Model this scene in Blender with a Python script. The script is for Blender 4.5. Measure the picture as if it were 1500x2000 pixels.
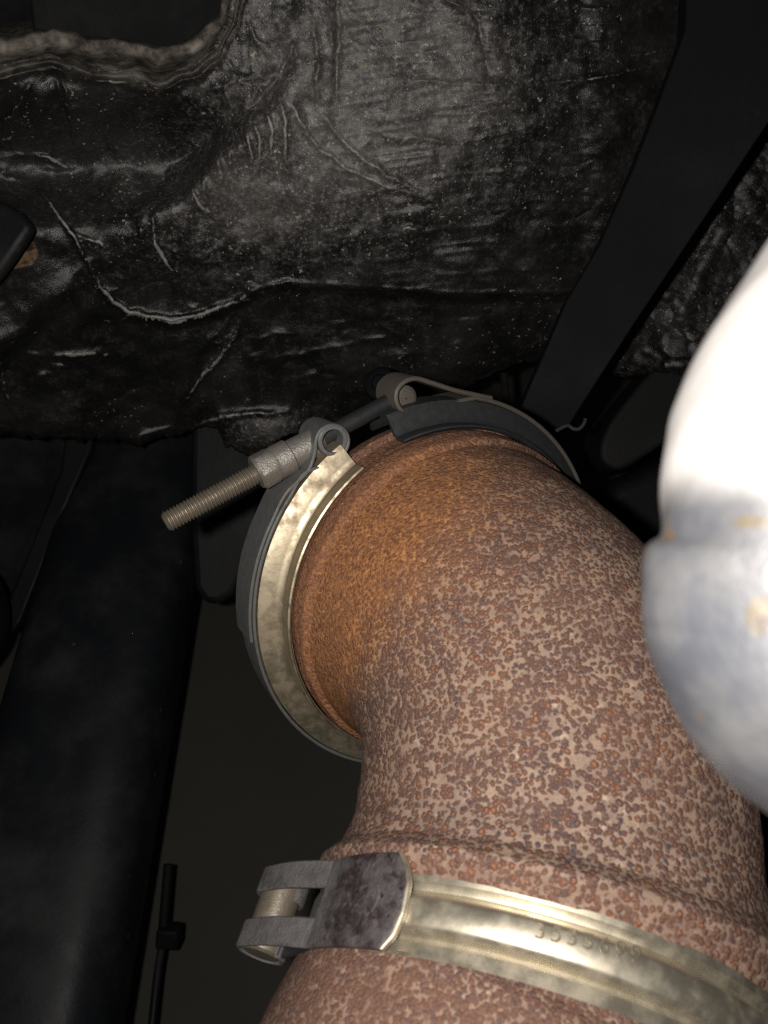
import bpy, bmesh, math
import numpy as np
from mathutils import Vector, Matrix

for o in list(bpy.data.objects):
    bpy.data.objects.remove(o, do_unlink=True)
SC = bpy.context.scene
COL = SC.collection

# ------------------------------------------------------------------ camera
F = 1556.0                      # focal length in photo pixels (1500 x 2000)
CAM_H, PITCH = 1.05, math.radians(52)
CAM = np.array([0.0, 0.0, CAM_H])
XR = np.array([1.0, 0, 0])
UP = np.array([0, math.sin(PITCH), math.cos(PITCH)])
FW = np.array([0, math.cos(PITCH), -math.sin(PITCH)])
cd = bpy.data.cameras.new('camera')
cam = bpy.data.objects.new('camera', cd)
COL.objects.link(cam)
cam.location = CAM
cam.rotation_euler = (math.pi / 2 - PITCH, 0, 0)
cd.sensor_fit = 'VERTICAL'
cd.sensor_height = 36.0
cd.sensor_width = 27.0
cd.lens = 36.0 * F / 2000.0
cd.clip_start, cd.clip_end = 0.005, 60.0
cd.dof.use_dof = True
cd.dof.focus_distance = 0.29
cd.dof.aperture_fstop = 27.0
SC.camera = cam

# ------------------------------------------------------------------ light
w = bpy.data.worlds.new('World')
SC.world = w
w.use_nodes = True
bg = w.node_tree.nodes['Background']
bg.inputs[0].default_value = (0.8, 0.9, 1.0, 1)
bg.inputs[1].default_value = 0.003


def cw(v):
    """camera-aligned coordinates (right, up, depth) -> world"""
    v = np.asarray(v, float)
    return CAM + v[..., 0:1] * XR + v[..., 1:2] * UP + v[..., 2:3] * FW


def dirw(v):
    v = np.asarray(v, float)
    return v[..., 0:1] * XR + v[..., 1:2] * UP + v[..., 2:3] * FW


def P(px, py, d):
    """photo pixel at a depth -> camera-aligned coordinates"""
    return np.array([(px - 750) / F * d, (1000 - py) / F * d, d])


ld = bpy.data.lights.new('phone_flash', 'POINT')
ld.energy = 2.55
ld.color = (1.0, 0.945, 0.88)
ld.shadow_soft_size = 0.0028
lo = bpy.data.objects.new('phone_flash', ld)
COL.objects.link(lo)
lo.location = cw(np.array([-0.016, 0.003, 0.0]))

SC.view_settings.view_transform = 'Standard'
SC.view_settings.look = 'None'
SC.view_settings.exposure = 0.0
SC.view_settings.gamma = 1.0
SC.cycles.max_bounces = 3
SC.cycles.use_denoising = False
SC.cycles.filter_width = 1.2

# ------------------------------------------------------------------ node helpers


class NT:
    def __init__(self, name):
        self.m = bpy.data.materials.new(name)
        self.m.use_nodes = True
        self.t = self.m.node_tree
        self.n, self.l = self.t.nodes, self.t.links
        self.b = self.n['Principled BSDF']

    def node(self, typ, ins=None, **kw):
        n = self.n.new(typ)
        for k, v in kw.items():
            setattr(n, k, v)
        for k, v in (ins or {}).items():
            self.set(n.inputs[k], v)
        return n

    def set(self, sock, v):
        if isinstance(v, bpy.types.NodeSocket):
            self.l.new(v, sock)
        elif isinstance(v, (tuple, list)) and len(v) == 3 and sock.type == 'RGBA':
            sock.default_value = (*v, 1)
        else:
            sock.default_value = v

    def math(self, op, a, b=None, c=None, clamp=False):
        n = self.n.new('ShaderNodeMath')
        n.operation = op
        n.use_clamp = clamp
        for i, v in enumerate((a, b, c)):
            if v is not None:
                self.set(n.inputs[i], v)
        return n.outputs[0]

    def vmath(self, op, a, b=None, s=None):
        n = self.n.new('ShaderNodeVectorMath')
        n.operation = op
        self.set(n.inputs[0], a)
        if b is not None:
            self.set(n.inputs[1], b)
        if s is not None:
            self.set(n.inputs['Scale'], s)
        return n.outputs[0]

    def co(self):
        return self.node('ShaderNodeTexCoord').outputs['Object']

    def noise(self, co, scale, detail=4, rough=.55, dist=0.0, out='Fac'):
        n = self.node('ShaderNodeTexNoise', {'Vector': co, 'Scale': scale, 'Detail': detail, 'Roughness': rough, 'Distortion': dist})
        return n.outputs[out]

    def voro(self, co, scale, feature='F1', rnd=1.0):
        return self.node('ShaderNodeTexVoronoi', {'Vector': co, 'Scale': scale, 'Randomness': rnd}, feature=feature)

    def ramp(self, f, lo, hi, a=0.0, b=1.0):
        n = self.node('ShaderNodeMapRange', {'Value': f, 'From Min': lo, 'From Max': hi, 'To Min': a, 'To Max': b}, interpolation_type='SMOOTHSTEP')
        return n.outputs[0]

    def mix(self, f, a, b, blend='MIX'):
        n = self.node('ShaderNodeMix', data_type='RGBA', blend_type=blend)
        self.set(n.inputs['Factor'], f)
        self.set(n.inputs['A'], a)
        self.set(n.inputs['B'], b)
        return [x for x in n.outputs if x.type == 'RGBA'][0]

    def attr(self, name):
        return self.node('ShaderNodeAttribute', attribute_name=name).outputs['Fac']

    def bump(self, h, dist, strength=1.0, normal=None):
        n = self.node('ShaderNodeBump', {'Height': h, 'Distance': dist, 'Strength': strength})
        if normal is not None:
            self.l.new(normal, n.inputs['Normal'])
        return n.outputs[0]

    def out(self, col=None, rough=None, metal=None, spec=None, normal=None):
        b = self.b
        for k, v in (('Base Color', col), ('Roughness', rough), ('Metallic', metal), ('Specular IOR Level', spec), ('Normal', normal)):
            if v is not None:
                self.set(b.inputs[k], v)
        return self.m


def mat_rust(name, scale=400.0, orange_amt=1.0, core=1.0, dark=0.0):
    t = NT(name)
    co = t.co()
    dn = t.vmath('SUBTRACT', t.noise(co, 760, 2, out='Color'), (.5, .5, .5))
    cd_ = t.vmath('ADD', co, t.vmath('SCALE', dn, s=0.0013))
    v = t.voro(cd_, scale, rnd=.85)
    vb = t.voro(cd_, scale * .80, rnd=.85)
    big = t.noise(co, 30, 3)
    mid = t.noise(co, 150, 3)
    sel = t.ramp(t.math('ADD', t.noise(co, 70, 2), t.math('MULTIPLY', t.attr('coarse'), .3)), .56, .66)
    rnd = t.node('ShaderNodeSeparateColor', {'Color': t.mix(sel, v.outputs['Color'], vb.outputs['Color'])})
    dist = t.math('ADD', t.math('MULTIPLY', v.outputs['Distance'], t.math('SUBTRACT', 1.0, sel)), t.math('MULTIPLY', vb.outputs['Distance'], sel))
    d = t.math('ADD', dist, t.math('MULTIPLY', t.math('SUBTRACT', rnd.outputs[0], .5), .16))
    zone = t.attr('orange')
    d2 = t.math('ADD', d, t.math('MULTIPLY', t.math('SUBTRACT', mid, .5), .42))
    d2 = t.math('ADD', d2, t.math('MULTIPLY', t.math('SUBTRACT', t.noise(co, 1150, 2), .5), .40))
    d2 = t.math('SUBTRACT', d2, t.math('MULTIPLY', zone, .16))
    pale = t.ramp(d2, .505 + dark, .66 + dark)
    palecol = t.mix(t.ramp(mid, .35, .65), (.235, .169, .138), (.318, .230, .174))
    palecol = t.mix(t.ramp(t.noise(co, 330, 3), .58, .74), palecol, (.47, .37, .29))
    darkcol = t.mix(t.noise(co, 500, 2), (.078, .045, .040), (.140, .078, .058))
    darkcol = t.mix(t.ramp(rnd.outputs[2], .55, .95), darkcol, (.072, .052, .056))
    col = t.mix(pale, darkcol, palecol)
    corem = t.math('MULTIPLY', t.ramp(d, .30, .12), t.ramp(rnd.outputs[1], .05, .4))
    corem = t.math('MULTIPLY', corem, t.ramp(t.noise(co, 45, 2), .35, .6, .35 * core, core), clamp=True)
    col = t.mix(corem, col, (.40, .135, .042))
    fine = t.noise(co, 1500, 3)
    ogr = t.ramp(t.noise(co, 900, 3, .7), .38, .62)
    ocol = t.mix(t.math('MULTIPLY', t.math('ADD', pale, ogr), .5), (.165, .063, .028), (.58, .255, .082))
    zf = t.math('MULTIPLY', t.ramp(t.math('ADD', zone, t.math('MULTIPLY', t.math('SUBTRACT', mid, .5), .8)), .08, .95), .92 * orange_amt, clamp=True)
    col = t.mix(zf, col, ocol)
    col = t.mix(t.ramp(big, .35, .7, 0.0, .22), col, (.24, .12, .072))
    gr = t.noise(co, 2600, 3, .7)
    col = t.mix(t.ramp(gr, .34, .50, .45, 0), col, t.mix(.55, col, (.04, .022, .017)))
    col = t.mix(t.ramp(gr, .52, .70, 0, .40), col, (.40, .29, .21))
    red = t.attr('redness')
    rcol = t.mix(t.ramp(t.noise(co, 800, 3, .7), .35, .65), (.10, .045, .030), (.24, .125, .082))
    col = t.mix(t.math('MULTIPLY', red, .75), col, rcol)
    col = t.mix(t.ramp(fine, .3, .7, 0, .35), col, t.mix(.5, col, (.08, .045, .035)))
    col = t.mix(t.ramp(t.noise(co, 620, 2), .70, .76), col, (.34, .25, .18))
    h = t.math('ADD', t.math('MULTIPLY', t.ramp(d, .55, .15), 1.0), t.math('MULTIPLY', fine, .45))
    return t.out(col, .86, 0.0, .18, t.bump(h, .00020, .8))


def mat_metal(name, base, rough, tarn=(.10, .085, .075), tarn_amt=.5, metal=.9, spots=.5, sc=1.0, bumpd=.00012):
    t = NT(name)
    co = t.co()
    n1 = t.noise(co, 90 * sc, 5, .6)
    n2 = t.noise(co, 420 * sc, 4, .6)
    f = t.ramp(t.math('ADD', n1, t.math('MULTIPLY', t.math('SUBTRACT', n2, .5), .5)), .44, .72, 0, tarn_amt)
    col = t.mix(f, base, tarn)
    col = t.mix(t.ramp(t.noise(co, 230 * sc, 2), .66, .74, 0, spots), col, (.055, .036, .026))
    r = t.ramp(n2, .3, .7, rough - .07, rough + .09)
    r = t.math('ADD', r, t.math('MULTIPLY', f, .18))
    return t.out(col, r, t.math('SUBTRACT', metal, t.math('MULTIPLY', f, .18), clamp=True), .5, t.bump(t.math('ADD', t.noise(co, 1300 * sc, 3), t.math('MULTIPLY', n2, .8)), bumpd, .6))


def mat_tab():
    t = NT('tab_steel_oxidised')
    co = t.co()
    n1 = t.noise(co, 170, 5, .65)
    n2 = t.noise(co, 600, 4, .65)
    col = t.mix(t.ramp(n1, .38, .62), (.034, .024, .026), (.098, .086, .088))
    col = t.mix(t.ramp(n2, .50, .68, 0, .55), col, (.135, .118, .118))
    col = t.mix(t.ramp(t.noise(co, 110, 3), .54, .64, 0, .55), col, (.066, .076, .076))
    col = t.mix(t.ramp(t.noise(co, 480, 2), .66, .70, 0, .9), col, (.018, .011, .010))
    cl = t.attr('clean')
    col = t.mix(t.math('MULTIPLY', cl, t.ramp(n1, .3, .6, .55, .95)), col, t.mix(n2, (.125, .118, .120), (.185, .178, .180)))
    return t.out(col, t.ramp(n2, .3, .7, .46, .64), .25, .5, t.bump(t.math('ADD', n2, t.noise(co, 1500, 3)), .0004, .7))


def mat_black(name, base=(.022, .024, .028), rough=.5, dust=(.10, .095, .085), dust_amt=.18, spec=.4, specks=0.6, sc=1.0, dustsc=14):
    t = NT(name)
    co = t.co()
    n = t.noise(co, dustsc * sc, 6, .65)
    col = t.mix(t.ramp(n, .42, .78, 0, dust_amt), base, dust)
    col = t.mix(t.ramp(t.noise(co, 130 * sc, 2), .68, .74, 0, specks * .5), col, dust)
    v = t.voro(co, 42 * sc)
    r = t.node('ShaderNodeSeparateColor', {'Color': v.outputs['Color']})
    thr = t.math('MULTIPLY', t.ramp(r.outputs[0], .8, 1.0), .11)
    sp = t.math('MULTIPLY', t.math('LESS_THAN', v.outputs['Distance'], thr), specks)
    col = t.mix(sp, col, (.26, .25, .22))
    return t.out(col, t.ramp(n, .3, .7, rough - .08, rough + .12), 0, spec, t.bump(t.noise(co, 300 * sc, 5, .6), .0004, .5))


def mat_blanket():
    t = NT('foil_blanket_black')
    co = t.co()
    fib = t.attr('fibre')
    tan = t.attr('tan')
    dus = t.attr('dust_sheen')
    n = t.noise(co, 22, 6, .62)
    n2 = t.noise(co, 95, 5, .6)
    # grime on the foil; the paler dust also paints the flash sheen
    col = t.mix(t.ramp(n, .40, .72), (.0125, .0123, .0128), (.040, .038, .036))
    col = t.mix(t.math('MULTIPLY', t.ramp(n2, .45, .72), t.ramp(dus, 0, .8, .07, .9)), col, (.17, .16, .15))
    col = t.mix(t.math('MULTIPLY', t.ramp(dus, .35, .95), t.ramp(n, .3, .65, .45, .85)), col, (.225, .213, .204))
    # grit stuck to the surface; the finest specks also paint tiny glints
    for s, th, amt in ((130, .18, .9), (210, .26, .9), (420, .36, .9), (800, .45, .8)):
        dn = t.vmath('SUBTRACT', t.noise(co, s * 2.2, 2, out='Color'), (.5, .5, .5))
        v = t.voro(t.vmath('ADD', co, t.vmath('SCALE', dn, s=1.1 / s)), s)
        r = t.node('ShaderNodeSeparateColor', {'Color': v.outputs['Color']})
        gate = t.math('GREATER_THAN', t.math('ADD', r.outputs[0], t.math('MULTIPLY', t.math('SUBTRACT', t.noise(co, 17, 3), .5), .5)), t.math('SUBTRACT', 1.0, t.math('MULTIPLY', dus, .30)))
        sp = t.math('MULTIPLY', t.math('LESS_THAN', v.outputs['Distance'], t.math('MULTIPLY', r.outputs[1], th)), gate)
        gc = t.mix(r.outputs[2], (.42, .31, .16), (.60, .585, .55))
        col = t.mix(t.math('MULTIPLY', sp, amt), col, gc)
    dg = t.noise(co, 420, 6, .78)
    dm = t.ramp(t.math('ADD', dus, t.math('MULTIPLY', t.math('SUBTRACT', n2, .5), .9)), -.1, .8, .03, 1.0)
    col = t.mix(t.math('MULTIPLY', t.ramp(dg, .50, .66), dm), col, (.34, .325, .31))
    col = t.mix(t.ramp(dg, .48, .34, 0, .6), col, (.010, .010, .0105))
    fcol = t.mix(t.ramp(t.noise(co, 160, 5, .7), .35, .68), (.075, .068, .060), (.30, .27, .232))
    fcol = t.mix(t.ramp(t.noise(co, 60, 3), .55, .68), fcol, (.50, .46, .40))
    col = t.mix(t.math('MULTIPLY', fib, t.ramp(n2, .2, .55, .55, 1)), col, fcol)
    tcol = t.mix(t.ramp(t.noise(co, 140, 4, .7), .36, .62), (.05, .028, .016), (.30, .19, .11))
    col = t.mix(t.ramp(t.math('ADD', tan, t.math('MULTIPLY', t.math('SUBTRACT', n2, .5), .7)), .35, .6), col, tcol)
    worn_glint = t.ramp(t.math('ADD', t.attr('worn_glint'), t.math('MULTIPLY', t.math('SUBTRACT', t.noise(co, 300, 4, .7), .5), 1.3)), .42, .72)
    col = t.mix(worn_glint, col, t.mix(n2, (.30, .285, .26), (.62, .60, .57)))  # silver for worn coating and for painted crease highlights
    soft = t.math('MAXIMUM', fib, tan)
    rough = t.math('ADD', t.ramp(n2, .3, .7, .26, .40), t.math('MULTIPLY', t.math('MAXIMUM', soft, t.math('MULTIPLY', dus, .22)), .5), clamp=True)
    # crumpled facets: cells stretched across the sheet
    mp = t.node('ShaderNodeMapping', {'Vector': co, 'Scale': (.55, 1.0, 1.0), 'Rotation': (0, 0, .12)})
    dn = t.vmath('SUBTRACT', t.noise(co, 60, 3, out='Color'), (.5, .5, .5))
    cc = t.vmath('ADD', mp.outputs[0], t.vmath('SCALE', dn, s=.012))
    f1 = t.voro(cc, 75).outputs['Distance']
    f2 = t.voro(cc, 190).outputs['Distance']
    h = t.math('ADD', t.math('MULTIPLY', f1, .55), t.math('MULTIPLY', f2, .26))
    h = t.math('ADD', h, t.math('MULTIPLY', t.noise(co, 1300, 4, .65), .34))
    return t.out(col, rough, 0, t.math('SUBTRACT', 1.0, t.math('MULTIPLY', soft, .85), clamp=True), t.bump(h, .0011, .8))


def mat_cast(name, base, dark, rough, warm=.5):
    t = NT(name)
    co = t.co()
    n = t.noise(co, 120, 5, .6)
    col = t.mix(t.ramp(n, .38, .66), dark, base)
    col = t.mix(t.ramp(t.noise(co, 300, 4, .6), .62, .75, 0, .6), col, tuple(.55 * x for x in dark))
    col = t.mix(t.ramp(t.noise(co, 170, 3), .67, .72, 0, warm), col, (.28, .17, .08))
    return t.out(col, rough, .0, .5, t.bump(t.math('ADD', t.noise(co, 800, 4, .6), n), .0005, .7))


def mat_housing():
    t = NT('cast_aluminium_weathered')
    co = t.co()
    n = t.noise(co, 150, 5, .6)
    n2 = t.noise(co, 330, 3, .5)
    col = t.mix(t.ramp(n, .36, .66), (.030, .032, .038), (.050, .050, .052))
    col = t.mix(t.ramp(n2, .56, .72, 0, .5), col, (.028, .030, .037))
    col = t.mix(t.ramp(t.noise(co, 95, 3), .62, .68, 0, .8), col, (.055, .035, .016))
    sm = t.ramp(t.math('ADD', t.attr('stain'), t.math('MULTIPLY', t.math('SUBTRACT', n2, .5), .9)), .12, .5)
    col = t.mix(t.math('MULTIPLY', sm, .85), col, t.mix(t.ramp(n2, .4, .62), (.020, .010, .006), (.055, .040, .017)))
    col = t.mix(t.attr('bright'), col, t.mix(n, (.185, .178, .173), (.235, .228, .222)))  # paler upper part: flash overexposure painted into the colour
    return t.out(col, .5, 0, .5, t.bump(n, .0008, .5))


def mat_ground():
    t = NT('concrete_floor')
    co = t.co()
    n = t.noise(co, 5, 7, .6)
    col = t.mix(n, (.185, .173, .150), (.265, .250, .220))
    col = t.mix(t.ramp(t.noise(co, 17, 5, .7), .64, .8, 0, .5), col, (.36, .35, .32))
    col = t.mix(t.ramp(t.noise(co, 3, 4), .52, .7, 0, .5), col, (.08, .072, .06))
    return t.out(col, .85, 0, .25, t.bump(t.noise(co, 160, 6, .6), .002, .5))


M = dict(
    rust=mat_rust('rust_scale', 880),
    rust_low=mat_rust('rust_scale_dark', 880, .4, .35, .10),
    clamp=mat_metal('clamp_steel_heat_tinted', (.58, .53, .425), .46, (.33, .275, .20), .6, .92, .5, .5, .00004),
    clamp_tan=mat_metal('clamp_steel_tarnished', (.50, .43, .31), .47, (.20, .155, .105), .75, .92, .5, .6, .00005),
    clamp_grey=mat_metal('clamp_strap_grey', (.17, .175, .175), .52, (.10, .085, .065), .5, .55, .3),
    clamp_shaded=mat_metal('clamp_steel_shaded', (.040, .043, .046), .50, (.03, .026, .022), .5, .45, .3),  # dark copy of the clamp steel, shade put into its colour
    tab=mat_tab(),
    stud=mat_metal('stud_zinc_brown', (.21, .180, .140), .46, (.10, .08, .06), .7, .6, .3, 1.5),
    nut=mat_metal('nut_grey', (.26, .245, .225), .46, (.15, .12, .09), .6, .6, .3, 1.5, .0003),
    rail=mat_black('frame_paint_black', (.020, .023, .028), .48, (.10, .10, .10), .55, .35, .3, 1.1),
    bar=mat_black('bar_paint_black', (.0055, .0062, .0080), .65, (.020, .020, .022), .35, .14, .3, .8),
    plastic=mat_black('black_plastic', (.014, .015, .017), .55, (.06, .057, .05), .25, .35, .4),
    rubber=mat_black('black_rubber', (.018, .019, .020), .6, (.07, .068, .062), .25, .3, .2),
    panel=mat_black('recess_panel_black', (.0105, .011, .012), .7, (.026, .026, .026), .35, .2, .4, 2.2),
    blanket=mat_blanket(),
    ground=mat_ground(),
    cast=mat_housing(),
    rustbolt=mat_cast('rusty_bolt', (.05, .03, .013), (.022, .011, .007), .8, 0.0),
    clip=mat_cast('clip_grey', (.034, .032, .029), (.022, .02, .018), .7, 0.0),
    digits=mat_metal('stamped_digits_tarnished', (.17, .145, .105), .5, (.10, .08, .06), .6, .5, .3, 1.5),
    dull=mat_metal('trunnion_dull', (.11, .098, .082), .5, (.06, .05, .04), .6, .3, .3, 1.5),
    strap=mat_metal('strap_grey_bright', (.19, .185, .18), .5, (.10, .085, .08), .7, .35, .5, 1.3),
)

# ------------------------------------------------------------------ mesh helpers
ORG = {}


def link(o, parent=None):
    COL.objects.link(o)
    if parent is not None:
        o.parent = parent
    return o


def tag(o, label=None, cat=None, group=None, kind=None):
    for k, v in (('label', label), ('category', cat), ('group', group), ('kind', kind)):
        if v:
            o[k] = v
    return o


def empty(name, base, label, cat, group=None):
    o = bpy.data.objects.new(name, None)
    o.empty_display_size = .01
    link(o)
    b = cw(np.asarray(base, float))
    o.location = b
    ORG[o.name] = b
    return tag(o, label, cat, group)


def mk(name, verts, faces, mat, parent=None, smooth=40, world=False, attrs=None, bevel=0, solid=0, solid_off=1):
    """mesh from camera-aligned (or world) vertices"""
    v = np.asarray(verts, float)
    if not world:
        v = cw(v)
    if parent is not None:
        b = ORG[parent.name]
    else:
        b = v.mean(0)
    me = bpy.data.meshes.new(name)
    me.from_pydata((v - b).tolist(), [], [tuple(int(i) for i in f) for f in faces])
    for k, a in (attrs or {}).items():
        at = me.attributes.new(k, 'FLOAT', 'POINT')
        at.data.foreach_set('value', np.asarray(a, np.float32).ravel())
    me.update()
    bm = bmesh.new()
    bm.from_mesh(me)
    bmesh.ops.recalc_face_normals(bm, faces=bm.faces)
    bm.to_mesh(me)
    bm.free()
    if smooth:
        me.shade_smooth()
        me.set_sharp_from_angle(angle=math.radians(smooth))
    me.materials.append(mat)
    o = bpy.data.objects.new(name, me)
    link(o, parent)
    if parent is None:
        o.location = b
    ORG[o.name] = b
    if solid:
        md = o.modifiers.new('s', 'SOLIDIFY')
        md.thickness = solid
        md.offset = solid_off
    if bevel:
        md = o.modifiers.new('b', 'BEVEL')
        md.width = bevel
        md.segments = 3
        md.limit_method = 'ANGLE'
    return o


def grid_faces(nu, nv, cu=False, cv=False):
    f = []
    for i in range(nu if cu else nu - 1):
        for j in range(nv if cv else nv - 1):
            a, b = i, (i + 1) % nu
            c, d = j, (j + 1) % nv
            f.append((a * nv + c, b * nv + c, b * nv + d, a * nv + d))
    return f


def unit(v):
    v = np.asarray(v, float)
    return v / np.linalg.norm(v)


class Frame:
    """circle frame: centre C, axis A; angle 0 towards image right"""

    def __init__(s, C, A):
        s.C, s.A = np.asarray(C, float), unit(A)
        s.U = unit(np.array([1., 0, 0]) - s.A * s.A[0])
        s.V = np.cross(s.A, s.U)
        ref = np.array([0, 1, -1.])
        if s.V @ ref < 0:
            s.V = -s.V

    def at(s, th, r, a):
        th, r, a = np.broadcast_arrays(np.asarray(th, float), np.asarray(r, float), np.asarray(a, float))
        return s.C + a[..., None] * s.A + (r * np.cos(th))[..., None] * s.U + (r * np.sin(th))[..., None] * s.V

    def uv(s, u, v, a):
        u, v, a = np.broadcast_arrays(np.asarray(u, float), np.asarray(v, float), np.asarray(a, float))
        return s.C + a[..., None] * s.A + u[..., None] * s.U + v[..., None] * s.V

    def pix_plane(s, px, py, a):
        r = P(px, py, 1.0)
        t = ((s.C + s.A * a) @ s.A) / (r @ s.A)
        q = r * t - s.C
        return np.array([q @ s.U, q @ s.V])

    def pix_cyl(s, px, py, R):
        d = P(px, py, 1.0)
        o = -s.C
        dp, op = d - (d @ s.A) * s.A, o - (o @ s.A) * s.A
        a, b, c = dp @ dp, 2 * dp @ op, op @ op - R * R
        D = b * b - 4 * a * c
        if D < 0:
            t = -b / (2 * a)
        else:
            t = (-b - math.sqrt(D)) / (2 * a)
        q = o + d * t
        return math.atan2(q @ s.V, q @ s.U), q @ s.A


def catmull(pts, n=8, closed=False):
    p = np.asarray(pts, float)
    out = []
    m = len(p)
    for i in range(m - 1):
        p0, p1, p2, p3 = p[max(i - 1, 0)], p[i], p[i + 1], p[min(i + 2, m - 1)]
        for k in range(n):
            t = k / n
            out.append(.5 * ((2 * p1) + (-p0 + p2) * t + (2 * p0 - 5 * p1 + 4 * p2 - p3) * t * t + (-p0 + 3 * p1 - 3 * p2 + p3) * t ** 3))
    out.append(p[-1])
    return np.array(out)


def ribbon(fr, path, a0, a1, th, na=6):
    """strap: a path in the circle's plane, given a thickness and an axial width, with softened edges"""
    p = np.asarray(path, float)
    tg = np.gradient(p, axis=0)
    tg /= np.linalg.norm(tg, axis=1)[:, None] + 1e-12
    nm = np.stack([-tg[:, 1], tg[:, 0]], 1)
    e = th * .35
    sec = [(a0, -th / 2 + e), (a0 + e, -th / 2), (a1 - e, -th / 2), (a1, -th / 2 + e), (a1, th / 2 - e), (a1 - e, th / 2), (a0 + e, th / 2), (a0, th / 2 - e)]
    V = []
    for q, n in zip(p, nm):
        for a, o in sec:
            V.append(fr.uv(*(q + n * o), a))
    ns = len(sec)
    f = grid_faces(len(p), ns, cv=True)
    f.append(tuple(range(ns)))
    f.append(tuple(range((len(p) - 1) * ns, len(p) * ns)))
    return np.array(V), f


def band(fr, th0, th1, prof, n=140, closed_prof=True, wob=None):
    """profile (axial, radius) swept through an arc"""
    ths = np.linspace(th0, th1, n)
    V = [fr.at(t, r, a) for t in ths for a, r in prof]
    k = len(prof)
    f = grid_faces(n, k, cv=closed_prof)
    if closed_prof:
        f.append(tuple(range(k)))
        f.append(tuple(range((n - 1) * k, n * k)))
    return np.array(V), f


def thick(prof, t):
    """open profile -> closed profile of thickness t (inwards)"""
    p = np.asarray(prof, float)
    g = np.gradient(p, axis=0)
    g /= np.linalg.norm(g, axis=1)[:, None]
    n = np.stack([-g[:, 1], g[:, 0]], 1)
    if n[len(n) // 2][1] > 0:
        n = -n
    return np.vstack([p, (p + n * t)[::-1]])


def lathe(C, A, prof, n=32, caps=True):
    """profile (s, r) about the axis A through C, camera-aligned coordinates"""
    fr = Frame(C, A)
    a = np.linspace(0, 2 * math.pi, n, endpoint=False)
    V = np.array([fr.at(t, r, s) for s, r in prof for t in a])
    f = grid_faces(len(prof), n, cv=True)
    if caps:
        f.append(tuple(range(n)))
        f.append(tuple(range((len(prof) - 1) * n, len(prof) * n)))
    return V, f


def tube(path, r, n=14):
    p = np.asarray(path, float)
    r = np.broadcast_to(np.asarray(r, float), (len(p),))
    T = np.gradient(p, axis=0)
    T /= np.linalg.norm(T, axis=1)[:, None]
    N = unit(np.cross(T[0], [.3, .2, .9]))
    V = []
    for i in range(len(p)):
        N = unit(N - T[i] * (N @ T[i]))
        B = np.cross(T[i], N)
        for k in range(n):
            a = 2 * math.pi * k / n
            V.append(p[i] + r[i] * (math.cos(a) * N + math.sin(a) * B))
    f = grid_faces(len(p), n, cv=True)
    f.append(tuple(range(n)))
    f.append(tuple(range((len(p) - 1) * n, len(p) * n)))
    return np.array(V), f


def plate(pix, d, thk):
    """outline in pixels at a depth (one value or one per corner) given a thickness away from the camera"""
    d = np.broadcast_to(np.asarray(d, float), (len(pix),))
    a = np.array([P(x, y, k) for (x, y), k in zip(pix, d)])
    b = a + np.array([0, 0, thk])
    n = len(a)
    f = [tuple(range(n)), tuple(range(n, 2 * n))] + [(i, (i + 1) % n, n + (i + 1) % n, n + i) for i in range(n)]
    return np.vstack([a, b]), f


RNG = np.random.default_rng(7)


def vnoise(x, y, seed):
    """smooth value noise on arrays"""
    r = np.random.default_rng(seed).random((64, 64))
    xi, yi = np.floor(x).astype(int), np.floor(y).astype(int)
    fx, fy = x - xi, y - yi
    fx, fy = fx * fx * (3 - 2 * fx), fy * fy * (3 - 2 * fy)
    g = lambda i, j: r[i % 64, j % 64]
    return (g(xi, yi) * (1 - fx) * (1 - fy) + g(xi + 1, yi) * fx * (1 - fy) + g(xi, yi + 1) * (1 - fx) * fy + g(xi + 1, yi + 1) * fx * fy) - .5


def sstep(x, a, b):
    t = np.clip((x - a) / (b - a), 0, 1)
    return t * t * (3 - 2 * t)


def dpoly(x, y, pts):
    """distance to a polyline, and the fraction along it"""
    best = np.full(x.shape, 1e9)
    frac = np.zeros(x.shape)
    p = np.asarray(pts, float)
    seg = np.linalg.norm(np.diff(p, axis=0), axis=1)
    cum = np.concatenate([[0], np.cumsum(seg)])
    for i in range(len(p) - 1):
        ax, ay = p[i]
        bx, by = p[i + 1] - p[i]
        t = np.clip(((x - ax) * bx + (y - ay) * by) / (bx * bx + by * by), 0, 1)
        d = np.hypot(x - ax - t * bx, y - ay - t * by)
        m = d < best
        best = np.where(m, d, best)
        frac = np.where(m, (cum[i] + t * seg[i]) / cum[-1], frac)
    return best, frac


# ------------------------------------------------------------------ setting
g = mk('ground', np.array([(-6, -6, 0), (6, -6, 0), (6, 8, 0), (-6, 8, 0)], float), [(0, 1, 2, 3)], M['ground'], smooth=0, world=True)
tag(g, 'bare brownish grey concrete floor seen far below', 'floor', kind='structure')

# ------------------------------------------------------------------ exhaust elbow
C1 = np.array([.02183, -.02754, .2589])
T1 = unit([.45074, -.25006, -.85691])
C2 = np.array([.03404, -.11623, .18611])
T2 = unit([-.28153, -.71137, -.64397])
S1, S2, RP = .0567, .06074, .0492
F1, F2 = Frame(C1, T1), Frame(C2, T2)


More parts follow.
